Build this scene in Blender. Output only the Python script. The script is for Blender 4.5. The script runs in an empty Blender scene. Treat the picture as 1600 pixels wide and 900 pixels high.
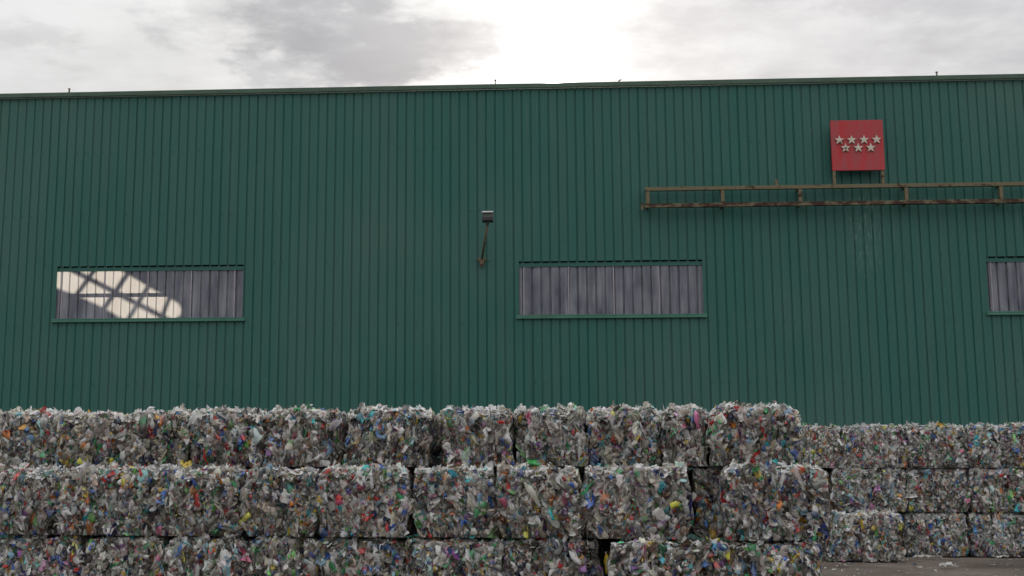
import bpy, bmesh, math, random
import numpy as np
from mathutils import Vector, Matrix
random.seed(7)
rng = np.random.default_rng(11)
C = bpy.context.scene
COL = C.collection
R = math.radians

# ------------------------------------------------------------------ camera
F, CX, CY = 1917.0, 707.0, 450.0
PITCH, YAW = math.atan(300.0 / F), R(3.5)
D, EYE = 28.4, 1.65
cam_d = bpy.data.cameras.new('camera')
cam = bpy.data.objects.new('camera', cam_d); COL.objects.link(cam)
cam.location = (0, -D, EYE)
cam.rotation_euler = (R(90) + PITCH, 0, YAW)
cam_d.sensor_width = 36; cam_d.lens = F / 1600 * 36
cam_d.shift_x = (800 - CX) / 1600
cam_d.clip_start = 0.1; cam_d.clip_end = 3000
C.camera = cam
CM = Matrix.Rotation(YAW, 3, 'Z') @ Matrix.Rotation(R(90) + PITCH, 3, 'X')
CO = Vector(cam.location)

def ray(px, py):
    return (CM @ Vector(((px - CX) / F, -(py - CY) / F, -1))).normalized()
def on_y(px, py, y=0.0):
    d = ray(px, py); t = (y - CO.y) / d.y
    return CO + d * t
def on_z(px, py, z=0.0):
    d = ray(px, py); t = (z - CO.z) / d.z
    return CO + d * t
RIGHT = Vector((math.cos(YAW), math.sin(YAW), 0)); FWD = Vector((-math.sin(YAW), math.cos(YAW), 0))
def at_depth(px, depth, z):
    zc = depth * math.cos(PITCH) + (z - EYE) * math.sin(PITCH)
    lat = (px - CX) / F * zc
    p = CO + RIGHT * lat + FWD * depth
    return Vector((p.x, p.y, z))

SUN = ray(868, 131)
SUN_EL = math.asin(SUN.z); SUN_AZ = math.atan2(SUN.x, SUN.y)

# ------------------------------------------------------------------ helpers
def mat(name):
    m = bpy.data.materials.new(name); m.use_nodes = True
    nt = m.node_tree; nt.nodes.clear()
    out = nt.nodes.new('ShaderNodeOutputMaterial')
    return m, nt, out
def N(nt, t, **kw):
    n = nt.nodes.new(t)
    for k, v in kw.items():
        if k in n.inputs.keys() if hasattr(n.inputs, 'keys') else False:
            n.inputs[k].default_value = v
        else:
            setattr(n, k, v)
    return n
def L(nt, a, b): nt.links.new(a, b)
def math_n(nt, op, a, b=None, clamp=False):
    n = nt.nodes.new('ShaderNodeMath'); n.operation = op; n.use_clamp = clamp
    for i, v in enumerate((a, b)):
        if v is None: continue
        if isinstance(v, (int, float)): n.inputs[i].default_value = v
        else: nt.links.new(v, n.inputs[i])
    return n.outputs[0]
def ramp(nt, src, stops):
    n = nt.nodes.new('ShaderNodeValToRGB'); cr = n.color_ramp
    while len(cr.elements) < len(stops): cr.elements.new(0.5)
    for e, (p, c) in zip(cr.elements, stops):
        e.position = p; e.color = c if len(c) == 4 else (*c, 1)
    nt.links.new(src, n.inputs[0]); return n.outputs[0]
def g(v): return (v, v, v, 1)
def mixc(nt, fac, a, b, mode='MIX'):
    n = nt.nodes.new('ShaderNodeMix'); n.data_type = 'RGBA'; n.blend_type = mode
    for sock, v in ((n.inputs[0], fac), (n.inputs[6], a), (n.inputs[7], b)):
        if isinstance(v, (int, float)): sock.default_value = v
        elif isinstance(v, tuple): sock.default_value = v if len(v) == 4 else (*v, 1)
        else: nt.links.new(v, sock)
    return n.outputs[2]
def noise(nt, scale, detail=4, rough=.55, vec=None, dim='3D'):
    n = nt.nodes.new('ShaderNodeTexNoise'); n.noise_dimensions = dim
    n.inputs['Scale'].default_value = scale; n.inputs['Detail'].default_value = detail; n.inputs['Roughness'].default_value = rough
    if vec is not None: nt.links.new(vec, n.inputs['Vector'])
    return n.outputs['Fac']
def mapping(nt, vec, scale=(1, 1, 1), loc=(0, 0, 0)):
    n = nt.nodes.new('ShaderNodeMapping'); n.inputs['Scale'].default_value = scale; n.inputs['Location'].default_value = loc
    nt.links.new(vec, n.inputs['Vector']); return n.outputs[0]
def position(nt):
    return nt.nodes.new('ShaderNodeNewGeometry').outputs['Position']
def principled(nt, out, base, rough=.5, metal=0.0, spec=.5):
    p = nt.nodes.new('ShaderNodeBsdfPrincipled')
    for sock, v in ((p.inputs['Base Color'], base), (p.inputs['Roughness'], rough), (p.inputs['Metallic'], metal), (p.inputs['Specular IOR Level'], spec)):
        if isinstance(v, (int, float)): sock.default_value = v
        elif isinstance(v, tuple): sock.default_value = v if len(v) == 4 else (*v, 1)
        else: nt.links.new(v, sock)
    if out is not None: nt.links.new(p.outputs[0], out.inputs['Surface'])
    return p
def bump(nt, h, p, strength=.3, dist=.01):
    b = nt.nodes.new('ShaderNodeBump'); b.inputs['Strength'].default_value = strength; b.inputs['Distance'].default_value = dist
    nt.links.new(h, b.inputs['Height']); nt.links.new(b.outputs[0], p.inputs['Normal'])

def link(name, me, parent=None, loc=None):
    o = bpy.data.objects.new(name, me); COL.objects.link(o)
    if parent is not None: o.parent = parent
    if loc is not None: o.location = loc
    return o
def tag(o, label, cat, group=None):
    o['label'] = label; o['category'] = cat
    if group: o['group'] = group
    return o
def thing(name, label, cat, loc=(0, 0, 0), group=None):
    o = bpy.data.objects.new(name, None); COL.objects.link(o); o.location = loc
    o.empty_display_size = .2
    return tag(o, label, cat, group)
def bm_obj(name, bm, material, parent=None, loc=None, smooth=False):
    me = bpy.data.meshes.new(name); bm.normal_update(); bm.to_mesh(me); bm.free()
    for m in (material if isinstance(material, (list, tuple)) else [material]): me.materials.append(m)
    if smooth:
        for p in me.polygons: p.use_smooth = True
    return link(name, me, parent, loc)
def box(bm, x0, x1, y0, y1, z0, z1, bevel=0.0, mi=0):
    r = bmesh.ops.create_cube(bm, size=1)
    vs = r['verts']
    for v in vs:
        v.co = Vector(((x0 + x1) / 2 + v.co.x * (x1 - x0), (y0 + y1) / 2 + v.co.y * (y1 - y0), (z0 + z1) / 2 + v.co.z * (z1 - z0)))
    fs = set(f for v in vs for f in v.link_faces)
    for f in fs: f.material_index = mi
    if bevel:
        es = list(set(e for f in fs for e in f.edges))
        bmesh.ops.bevel(bm, geom=es, offset=bevel, segments=2, affect='EDGES', profile=.6)
def tube(bm, a, b, r0, r1=None, seg=10):
    a, b = Vector(a), Vector(b); r1 = r0 if r1 is None else r1
    q = (b - a).to_track_quat('Z', 'Y').to_matrix()
    rings = []
    for p, r in ((a, r0), (b, r1)):
        rings.append([bm.verts.new(p + q @ Vector((r * math.cos(2 * math.pi * k / seg), r * math.sin(2 * math.pi * k / seg), 0))) for k in range(seg)])
    for k in range(seg):
        bm.faces.new((rings[0][k], rings[0][(k + 1) % seg], rings[1][(k + 1) % seg], rings[1][k]))
    bm.faces.new(rings[0][::-1]); bm.faces.new(rings[1])
def beam(bm, a, b, w, h, up=(0, 0, 1), bevel=0.0):
    """rectangular bar from a to b, w across, h along up"""
    a, b = Vector(a), Vector(b); d = (b - a).normalized(); up = Vector(up)
    s = d.cross(up).normalized(); u = s.cross(d).normalized()
    vs = []
    for p in (a, b):
        for i, j in ((-1, -1), (1, -1), (1, 1), (-1, 1)):
            vs.append(bm.verts.new(p + s * (i * w / 2) + u * (j * h / 2)))
    fs = [bm.faces.new(vs[0:4][::-1]), bm.faces.new(vs[4:8])]
    for k in range(4):
        k2 = (k + 1) % 4
        fs.append(bm.faces.new((vs[k], vs[k2], vs[4 + k2], vs[4 + k])))
    if bevel:
        bmesh.ops.bevel(bm, geom=list(set(e for f in fs for e in f.edges)), offset=bevel, segments=2, affect='EDGES')

# ------------------------------------------------------------------ materials
def make_wall_mat():
    m, nt, out = mat('green_painted_steel')
    pos = position(nt)
    big = noise(nt, .22, 4, .6, mapping(nt, pos, (1, 1, .6)))
    streak = noise(nt, 1.0, 5, .65, mapping(nt, pos, (5.0, 1, .16)))
    fine = noise(nt, 1.0, 4, .6, mapping(nt, pos, (26, 1, 1.2)))
    # sheet to sheet tint, about one metre wide
    sep = nt.nodes.new('ShaderNodeSeparateXYZ'); L(nt, pos, sep.inputs[0])
    sheet = math_n(nt, 'FLOOR', math_n(nt, 'DIVIDE', sep.outputs['X'], 1.08))
    wn = nt.nodes.new('ShaderNodeTexWhiteNoise'); wn.noise_dimensions = '1D'; L(nt, sheet, wn.inputs['W'])
    base = mixc(nt, big, (.015, .114, .094), (.029, .135, .115))
    base = mixc(nt, math_n(nt, 'MULTIPLY', wn.outputs['Value'], .35), base, (.042, .130, .116))
    dirt = ramp(nt, streak, [(.42, g(0)), (.75, g(1))])
    base = mixc(nt, math_n(nt, 'MULTIPLY', dirt, .38), base, (.078, .128, .112))
    dk = ramp(nt, fine, [(.5, g(0)), (.8, g(1))])
    base = mixc(nt, math_n(nt, 'MULTIPLY', dk, .3), base, (.022, .085, .068))
    # faded, chalky areas and long thin wash marks
    fade = ramp(nt, noise(nt, .16, 3, .55, mapping(nt, pos, (1, 1, .8), (7.3, 0, 2.2))), [(.46, g(0)), (.66, g(1))])
    base = mixc(nt, math_n(nt, 'MULTIPLY', fade, .42), base, (.085, .150, .132))
    wash = ramp(nt, noise(nt, 1.0, 3, .5, mapping(nt, pos, (9, 1, .35), (0, 0, 5.1))), [(.70, g(0)), (.76, g(1))])
    base = mixc(nt, math_n(nt, 'MULTIPLY', wash, .35), base, (.16, .23, .21))
    # pale scuffs and bird marks
    spots = noise(nt, 1.0, 2, .5, mapping(nt, pos, (6, 1, 2.6)))
    sp = ramp(nt, spots, [(.775, g(0)), (.80, g(1))])
    base = mixc(nt, math_n(nt, 'MULTIPLY', sp, .4), base, (.32, .38, .36))
    # chalky run-off below the bracket of the sign
    c = on_y(1352, 330)
    dx = math_n(nt, 'DIVIDE', math_n(nt, 'ABSOLUTE', math_n(nt, 'SUBTRACT', sep.outputs['X'], c.x)), .55)
    dz = math_n(nt, 'DIVIDE', math_n(nt, 'ABSOLUTE', math_n(nt, 'SUBTRACT', sep.outputs['Z'], c.z - .35)), 1.3)
    wgt = math_n(nt, 'SUBTRACT', 1.0, math_n(nt, 'ADD', math_n(nt, 'MULTIPLY', dx, dx), math_n(nt, 'MULTIPLY', dz, dz)), True)
    runs = ramp(nt, noise(nt, 1.0, 6, .75, mapping(nt, pos, (26, 1, 4.5))), [(.5, g(0)), (.66, g(1))])
    base = mixc(nt, math_n(nt, 'MULTIPLY', math_n(nt, 'MULTIPLY', wgt, runs), .42), base, (.36, .41, .39))
    rough = math_n(nt, 'ADD', .42, math_n(nt, 'MULTIPLY', streak, .25))
    p = principled(nt, out, base, rough, 0, .35)
    bump(nt, noise(nt, 2.0, 3, .5, mapping(nt, pos, (3, 1, .7))), p, .25, .02)
    return m
M_WALL = make_wall_mat()

def make_plain(name, col, rough=.5, metal=0, var=.25, scale=6.0, col2=None, spec=.4):
    m, nt, out = mat(name)
    pos = position(nt)
    n = noise(nt, scale, 5, .6, pos)
    c2 = col2 or tuple(c * (1 - var) for c in col)
    p = principled(nt, out, mixc(nt, ramp(nt, n, [(.35, g(0)), (.65, g(1))]), col, c2), rough, metal, spec)
    bump(nt, noise(nt, scale * 4, 3, .6, pos), p, .15, .005)
    return m
M_TRIM = make_plain('faded_green_flashing', (.070, .128, .090), .5, col2=(.046, .092, .066), scale=2.5)
M_SILL = make_plain('green_sill_flashing', (.075, .225, .17), .4, col2=(.05, .17, .125), scale=3)
M_INNER = make_plain('grey_block_inside', (.12, .115, .105), .9, scale=1.5)
M_ROOF = make_plain('grey_roof_sheet', (.22, .22, .21), .6, scale=1)
M_STEEL = make_plain('galvanised_purlin', (.13, .125, .125), .5, .3)
M_SCREW = make_plain('dull_screw_head', (.05, .10, .085), .4, .2)
M_DARKM = make_plain('dark_lamp_housing', (.055, .065, .06), .5, .1, scale=20)
M_PALE = make_plain('pale_lamp_rim', (.72, .74, .72), .35, 0, .12, 20)
M_ARM = make_plain('rusted_olive_arm', (.22, .195, .14), .65, .1, col2=(.13, .075, .045), scale=14)
M_STAR = make_plain('weathered_white_paint', (.70, .64, .55), .6, 0, scale=30, col2=(.52, .46, .38))
M_STAREDGE = make_plain('weathered_star_edge', (.20, .17, .13), .6, 0, scale=30)

def make_rust(name, lo, hi):
    m, nt, out = mat(name)
    pos = position(nt)
    n = noise(nt, 3.2, 6, .68, mapping(nt, pos, (1.0, 1, 2.2)))
    k = ramp(nt, n, [(lo, g(0)), (hi, g(1))])
    n2 = noise(nt, 18, 4, .6, pos)
    paint = mixc(nt, n2, (.18, .15, .072), (.10, .092, .052))
    rust = mixc(nt, n2, (.070, .028, .017), (.024, .012, .010))
    p = principled(nt, out, mixc(nt, k, paint, rust), math_n(nt, 'ADD', .5, math_n(nt, 'MULTIPLY', k, .35)))
    bump(nt, n2, p, .4, .006)
    return m
M_RAILTOP = make_rust('olive_paint_with_rust_spots', .54, .62)
M_RAILBOT = make_rust('heavily_rusted_olive_paint', .43, .52)

def make_red():
    m, nt, out = mat('weathered_red_board')
    pos = position(nt)
    a = noise(nt, 1.0, 5, .65, mapping(nt, pos, (7, 1, 1.0)))
    b = noise(nt, 9, 5, .7, pos)
    base = mixc(nt, ramp(nt, a, [(.35, g(0)), (.68, g(1))]), (.49, .042, .050), (.36, .085, .095))
    base = mixc(nt, ramp(nt, b, [(.55, g(0)), (.75, g(.55))]), base, (.58, .030, .028))
    ch = ramp(nt, noise(nt, 22, 3, .6, pos), [(.715, g(0)), (.73, g(1))])
    base = mixc(nt, ch, base, (.10, .05, .04))
    p = principled(nt, out, base, .6, 0, .3)
    bump(nt, b, p, .2, .006)
    return m
M_RED = make_red()

def make_pane():
    m, nt, out = mat('ribbed_translucent_sheet')
    pos = position(nt)
    s = noise(nt, 1.0, 5, .6, mapping(nt, pos, (9, 1, .8)))
    s2 = noise(nt, 1.0, 4, .6, mapping(nt, pos, (2.2, 1, 1.2)))
    fcol = mixc(nt, ramp(nt, mixc(nt, .5, s, s2), [(.36, g(0)), (.64, g(1))]), (.16, .18, .25), (.61, .63, .73))
    dif = nt.nodes.new('ShaderNodeBsdfDiffuse'); L(nt, fcol, dif.inputs['Color'])
    tcol = mixc(nt, s, (.74, .68, .59), (.88, .83, .74))
    tr = nt.nodes.new('ShaderNodeBsdfTranslucent'); L(nt, tcol, tr.inputs['Color'])
    mx = nt.nodes.new('ShaderNodeMixShader'); mx.inputs[0].default_value = .56
    L(nt, dif.outputs[0], mx.inputs[1]); L(nt, tr.outputs[0], mx.inputs[2])
    gl = nt.nodes.new('ShaderNodeBsdfGlossy'); gl.inputs['Roughness'].default_value = .22
    gl.inputs['Color'].default_value = (.9, .9, 1, 1)
    fr = nt.nodes.new('ShaderNodeFresnel'); fr.inputs['IOR'].default_value = 1.45
    mx2 = nt.nodes.new('ShaderNodeMixShader'); L(nt, math_n(nt, 'MULTIPLY', fr.outputs[0], .8), mx2.inputs[0])
    L(nt, mx.outputs[0], mx2.inputs[1]); L(nt, gl.outputs[0], mx2.inputs[2])
    L(nt, mx2.outputs[0], out.inputs['Surface'])
    return m
M_PANE = make_pane()
M_LAP = make_plain('pale_lap_strip', (.40, .38, .43), .4, scale=8)

def make_ground():
    m, nt, out = mat('worn_yard_surface')
    pos = position(nt)
    a = noise(nt, .35, 6, .62, pos); b = noise(nt, 5, 6, .7, pos); c = noise(nt, 60, 3, .6, pos)
    base = mixc(nt, ramp(nt, a, [(.38, g(0)), (.62, g(1))]), (.085, .066, .056), (.20, .165, .142))
    base = mixc(nt, ramp(nt, b, [(.45, g(0)), (.7, g(.7))]), base, (.060, .050, .045))
    base = mixc(nt, ramp(nt, c, [(.62, g(0)), (.72, g(.5))]), base, (.26, .24, .22))
    p = principled(nt, out, base, .85, 0, .3)
    bump(nt, mixc(nt, .5, b, c), p, .5, .02)
    return m
M_GROUND = make_ground()

def make_waste():
    m, nt, out = mat('crushed_plastic')
    at = nt.nodes.new('ShaderNodeAttribute'); at.attribute_name = 'Col'
    tc = nt.nodes.new('ShaderNodeTexCoord').outputs['Object']
    n1 = noise(nt, 26, 4, .7, tc); n2 = noise(nt, 75, 3, .6, tc)
    col = mixc(nt, ramp(nt, n1, [(.45, g(0)), (.75, g(.32))]), at.outputs['Color'], (.15, .125, .10))
    col = mixc(nt, ramp(nt, n2, [(.60, g(0)), (.68, g(.40))]), col, (.80, .78, .74))
    p = principled(nt, None, col, .20, 0, .9); p.inputs['IOR'].default_value = 1.6
    bump(nt, mixc(nt, .4, n1, n2), p, .7, .012)
    tr = nt.nodes.new('ShaderNodeBsdfTranslucent'); L(nt, col, tr.inputs['Color'])
    m1 = nt.nodes.new('ShaderNodeMixShader'); m1.inputs[0].default_value = .30
    L(nt, p.outputs[0], m1.inputs[1]); L(nt, tr.outputs[0], m1.inputs[2])
    tp = nt.nodes.new('ShaderNodeBsdfTransparent'); tp.inputs[0].default_value = (.86, .88, .88, 1)
    m2 = nt.nodes.new('ShaderNodeMixShader')
    L(nt, math_n(nt, 'MULTIPLY', math_n(nt, 'SUBTRACT', 1.0, at.outputs['Alpha'], True), .28), m2.inputs[0])
    L(nt, m1.outputs[0], m2.inputs[1]); L(nt, tp.outputs[0], m2.inputs[2])
    L(nt, m2.outputs[0], out.inputs['Surface'])
    return m
M_WASTE = make_waste()
M_CORE = make_plain('crevice_shade_core', (.050, .042, .036), .8, col2=(.018, .016, .015), scale=14)  # bale core coloured near black, painting in the shade between pieces

# ------------------------------------------------------------------ ground
bm = bmesh.new()
S = 600
v = [bm.verts.new(p) for p in ((-S, -S, 0), (S, -S, 0), (S, S, 0), (-S, S, 0))]
bm.faces.new(v)
gr = bm_obj('ground', bm, M_GROUND); gr['kind'] = 'structure'

# ------------------------------------------------------------------ warehouse
wh = thing('warehouse', 'long dark green corrugated steel warehouse with three ribbed translucent windows behind the bales', 'warehouse', (0, 0, 0))
H = on_y(800, 139.5).z
X0, X1 = -36.0, 36.0
ZT = np.mean([on_y(88.7, 423).z, on_y(956, 415).z, on_y(1542, 408).z])
ZS = np.mean([on_y(86.6, 500).z, on_y(955, 493).z, on_y(1545, 488.5).z])
WIN = [(on_y(88, 460).x, on_y(379.5, 460).x), (on_y(811, 455).x, on_y(1098.5, 455).x), (on_y(1543.5, 450).x, on_y(1832, 450).x)]
PITCHR = (on_y(1098.5, 455).x - on_y(811, 455).x) / 20.0
GD = .025
PH = WIN[1][0] + PITCHR * .45
def rib_profile(x0, x1, extra=(), gs=1.0):
    """crest plane at y=0, narrow grooves going back to y=GD; returns sorted (x, y)"""
    pts = []
    k0 = int(math.floor((x0 - PH) / PITCHR)) - 1; k1 = int(math.ceil((x1 - PH) / PITCHR)) + 1
    for k in range(k0, k1 + 1):
        c = PH + k * PITCHR
        rr = random.Random(k * 31 + 5)
        gd = GD * rr.uniform(.85, 1.12)
        w = rr.uniform(.92, 1.1)
        pts += [(c - .023 * w, 0), (c - .008 * w, gd * gs), (c + .008 * w, gd * gs), (c + .023 * w, 0)]
        mid = c + PITCHR * .5
        pts += [(mid - .022, 0), (mid - .012, .004), (mid + .012, .004), (mid + .022, 0)]
    xs = np.array([p[0] for p in pts]); ys = np.array([p[1] for p in pts])
    keep = [(x, y) for x, y in pts if x0 < x < x1]
    for e in list(extra) + [x0, x1]:
        keep.append((e, float(np.interp(e, xs, ys))))
    return sorted(keep)
def wav(x, z):
    return .006 * math.sin(x * 1.9 + 1.3 * math.sin(z * .7)) * math.sin(z * 1.1 + x * .3) + .004 * math.sin(x * 5.3 + z * 2.1)
ZCUT = ZT + .110
def corrugated(name, x0, x1, levels, mats, parent, holes=(), yoff=0.0, wave=True, gs=1.0):
    prof = rib_profile(x0, x1, [h for w in holes for h in w[:2]], gs)
    zs = sorted(set(levels))
    me_v, me_f = [], []
    for z in zs:
        for x, y in prof:
            me_v.append((x, y + yoff + (wav(x, z) if wave else 0), z))
    n = len(prof)
    for j in range(len(zs) - 1):
        zc = (zs[j] + zs[j + 1]) / 2
        for i in range(n - 1):
            xc = (prof[i][0] + prof[i + 1][0]) / 2
            if any(h[0] < xc < h[1] and h[2] < zc < h[3] for h in holes): continue
            a = j * n + i
            me_f.append((a, a + 1, a + n + 1, a + n))
    me = bpy.data.meshes.new(name); me.from_pydata(me_v, [], me_f)
    for mm in mats: me.materials.append(mm)
    return me
levels = [0, ZS, ZCUT, H] + [z for z in np.arange(.8, H - .3, .8) if abs(z - ZS) > .2 and abs(z - ZCUT) > .2]
holes = [(a, b, ZS, ZCUT) for a, b in WIN]
me = corrugated('wall', X0, X1, levels, [M_WALL, M_SCREW], wh, holes)
# screw heads in rows along the girts go into the wall's own mesh
bm = bmesh.new(); bm.from_mesh(me)
screw_rows = [on_y(800, y).z for y in (228, 328, 406, 505, 598)] + [1.0]
kx = np.arange(PH + PITCHR * .5 - 80 * PITCHR, X1 - .2, PITCHR)
for zi, z in enumerate(screw_rows):
    for i, x in enumerate(kx):
        if x < -16 or x > 16 or random.random() < .55: continue
        if any(a - .1 < x < b + .1 and ZS - .05 < z < ZCUT + .05 for a, b in WIN): continue
        xx = x - PITCHR * .5 + .048 + random.uniform(-.012, .012); zz = z + random.uniform(-.02, .02)
        r = .008
        vs = [bm.verts.new((xx + r * math.cos(t), wav(xx, zz) - .004 - .012, zz + r * math.sin(t))) for t in np.linspace(0, 2 * math.pi, 7)[:-1]]
        ws = [bm.verts.new((xx + 1.7 * r * math.cos(t), wav(xx, zz) - .002, zz + 1.7 * r * math.sin(t))) for t in np.linspace(0, 2 * math.pi, 7)[:-1]]
        f = bm.faces.new(vs); f.material_index = 1
        for k in range(6):
            f = bm.faces.new((vs[k], ws[k], ws[(k + 1) % 6], vs[(k + 1) % 6])); f.material_index = 1
bm.to_mesh(me); bm.free()
link('wall', me, wh)

for px, y0 in ((679, 500), (831, 497)):
    x = on_y(px, 580).x
    bm = bmesh.new(); beam(bm, (x, -.012, .02), (x, -.004, on_y(px, y0).z), .012, .022, (0, 1, 0)); bm_obj('sheet_edge', bm, M_WALL, wh)
DEPTH = 34.0
HR = H - .45
def side(name, pts, m):
    b = bmesh.new(); b.faces.new([b.verts.new(p) for p in pts]); return bm_obj(name, b, m, wh)
side('wall', [(X0, .1, 0), (X0, DEPTH, 0), (X0, DEPTH, H), (X0, .1, H)], M_WALL)['label'] = 'plain side wall'
side('wall', [(X1, .1, 0), (X1, .1, H), (X1, DEPTH, H), (X1, DEPTH, 0)], M_WALL)['label'] = 'plain side wall'
side('wall', [(X0, DEPTH, 0), (X1, DEPTH, 0), (X1, DEPTH, H), (X0, DEPTH, H)], M_WALL)['label'] = 'plain rear wall'

# roof sheet with an added skylight, unseen, shaped to cast the window's sun patch
def wpx(zx, zy):   # point on the pane from the close-up of the window
    return on_y(60 + zx / 4.706, 390 + zy / 4.706, .05)
def to_roof(p, h=None):
    h = HR if h is None else h
    t = (h - p.z) / SUN.z
    return Vector((p.x + SUN.x * t, p.y + SUN.y * t, h))
outline = [(-30, 75), (440, 70), (560, 130), (640, 178), (760, 245), (850, 300), (950, 352), (1030, 398), (1050, 440), (1042, 480), (1012, 504), (960, 540), (700, 545),
           (600, 498), (480, 428), (290, 340), (215, 312), (135, 282), (-30, 205)]
hole = [to_roof(wpx(*p)) for p in outline]
bm = bmesh.new()
outer = [bm.verts.new(p) for p in ((X0, .12, HR), (X1, .12, HR), (X1, DEPTH - .02, HR), (X0, DEPTH - .02, HR))]
hv = [bm.verts.new(p) for p in hole]
es = [bm.edges.new((outer[i], outer[(i + 1) % 4])) for i in range(4)] + [bm.edges.new((hv[i], hv[(i + 1) % len(hv)])) for i in range(len(hv))]
bmesh.ops.triangle_fill(bm, edges=es, use_beauty=True)
roof = bm_obj('roof', bm, M_ROOF, wh)
bm = bmesh.new()
for a, b, w in (((215, 135), (960, 520), .11), ((455, 90), (270, 345), .075), ((660, 170), (470, 450), .085), ((810, 265), (650, 530), .075), ((965, 350), (890, 540), .07)):
    pa, pb = to_roof(wpx(*a), HR + .03), to_roof(wpx(*b), HR + .03)
    beam(bm, pa, pb, w * 1.35, .05)
bm_obj('sun_patch_bars', bm, M_STEEL, roof)  # added bars, laid out to throw the dark lines across the sun patch

# trim along the roof edge
bm = bmesh.new()
box(bm, X0 - .1, X1 + .1, -.085, -.03, H + .005, H + .115, .008)
box(bm, X0 - .1, X1 + .1, -.025, .45, H + .06, H + .112)
tr = bm_obj('roof_trim', bm, M_TRIM, wh)
# windows
ZMID = on_y(150, 459).z
for wi, (a, b) in enumerate(WIN):
    me = corrugated('pane', a - .03, b + .03, [ZS - .03] + list(np.linspace(ZS + .2, ZT - .1, 4)) + [ZT + .06], [M_PANE], wh, (), .06, True, 1.7)
    w = bpy.data.objects.new('window', None); COL.objects.link(w); w.parent = wh
    w['label'] = ['window with a bright patch of sunlight crossed by dark bars', 'plain grey ribbed window', 'grey ribbed window cut by the picture edge'][wi]
    pn = link('pane', me, w)
    for k in range(0, 21, 5):
        xl = a + .11 + k * PITCHR * .985
        if xl < b - .05:
            bm = bmesh.new(); box(bm, xl - .013, xl + .013, .046, .052, ZS, ZT - .01); bm_obj('lap_strip', bm, M_LAP, pn)
    bm = bmesh.new()
    box(bm, a - .07, b + .07, -.06, .03, ZS - .062, ZS - .002, .006)
    box(bm, a - .07, b + .07, -.066, -.052, ZS - .002, ZS + .022)
    bm_obj('sill', bm, M_SILL, w)
    bm = bmesh.new()
    box(bm, a - .06, b + .06, .038, .055, ZT - .012, ZCUT - .030)
    for k in range(-90, 91):
        xg = PH + k * PITCHR
        if a - .05 < xg < b + .05: box(bm, xg - .03, xg + .03, .036, .057, ZCUT - .034, ZCUT + .05)
    bm_obj('flashing', bm, M_WALL, w)
    bm = bmesh.new()
    box(bm, a - .3, b + .3, .12, .2, ZMID - .035, ZMID + .035)
    bm_obj('girt', bm, M_STEEL, wh)

# ------------------------------------------------------------------ rods on the roof edge
for px, y0, y1, r, lab in ((108, 146, 139.5, .026, 'short rusty rod on the roof edge above the sunlit window'),
                       (774, 134, 126.5, .013, 'thin dark rod with a tiny ball on the roof edge beside the sun'),
                       (967, 130.5, 127, .02, 'tiny bent stub on the roof edge between the sun and the rusty rack'),
                       (1464, 121, 113.5, .022, 'short rusty rod on the roof edge above the red starred board')):
    p = on_y(px, y0, .1); q = on_y(px, y1, .1)
    t = thing('roof_rod', lab, 'rod', (p.x, .1, H + .112))
    hh = max(.08, q.z - H - .112)
    bm = bmesh.new(); tube(bm, (0, 0, 0), (0, 0, hh), r, r * .8, 8); bm_obj('rod', bm, M_ARM, t)
    bm = bmesh.new()
    if px == 774:
        bmesh.ops.create_uvsphere(bm, u_segments=8, v_segments=6, radius=.024, matrix=Matrix.Translation((0, 0, hh + .014))); bm_obj('ball', bm, M_ARM, t)
    elif px == 967:
        tube(bm, (0, 0, hh), (.06, 0, hh + .03), .016, .014, 8); bm_obj('bent_end', bm, M_ARM, t)
    else:
        box(bm, -.024, .024, -.024, .024, hh, hh + .02); bm_obj('cap', bm, M_ARM, t)

# ------------------------------------------------------------------ rusty rack
FY = -.26
zt0 = np.mean([on_y(1008, 296.5, FY).z, on_y(1590, 287, FY).z]); zb0 = np.mean([on_y(1008, 323, FY).z, on_y(1590, 313, FY).z])
xa = on_y(1008, 310, FY).x; xb = on_y(1712, 300, FY).x
rack = thing('steel_rack', 'rusty olive steel rail rack fixed along the green wall below the red board', 'rack', (xa, 0, zb0))
def rel(p): return Vector(p) - Vector((xa, 0, zb0))
T = .095
bm = bmesh.new(); beam(bm, rel((xa, FY, zt0)), rel((xb, FY, zt0)), T, T * .95, bevel=.006); bm_obj('top_rail', bm, M_RAILTOP, rack)
bm = bmesh.new(); beam(bm, rel((xa - .04, FY, zb0)), rel((xb, FY, zb0)), T, T, bevel=.006); bm_obj('bottom_rail', bm, M_RAILBOT, rack)
for px in (1012, 1129, 1250, 1416, 1564, 1708):
    x = on_y(px, 305, FY).x
    bm = bmesh.new(); beam(bm, rel((x, FY + .003, zb0 + T / 2)), rel((x, FY + .003, zt0 - T / 2)), T * .88, T * .88, (0, 1, 0), .006)
    bm_obj('post', bm, M_RAILTOP, rack)
    for z in (zb0, zt0):
        bm = bmesh.new(); beam(bm, rel((x, FY + T / 2, z)), rel((x, -.002, z)), .05, .05); bm_obj('wall_arm', bm, M_RAILBOT, rack)
bm = bmesh.new(); x = on_y(1213, 280, FY).x
tube(bm, rel((x, FY, zt0 + T / 2)), rel((x, FY, zt0 + T / 2 + .14)), .035, .035, 10); tube(bm, rel((x, FY, zt0 + T / 2 + .07)), rel((x, FY, zt0 + T / 2 + .10)), .046, .046, 10)
bm_obj('pipe_stub', bm, M_ARM, rack)
bm = bmesh.new(); box(bm, -.10, -.05, FY - .02, FY + .03, -.09, .07); bm_obj('end_plate', bm, M_RAILTOP, rack)

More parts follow.
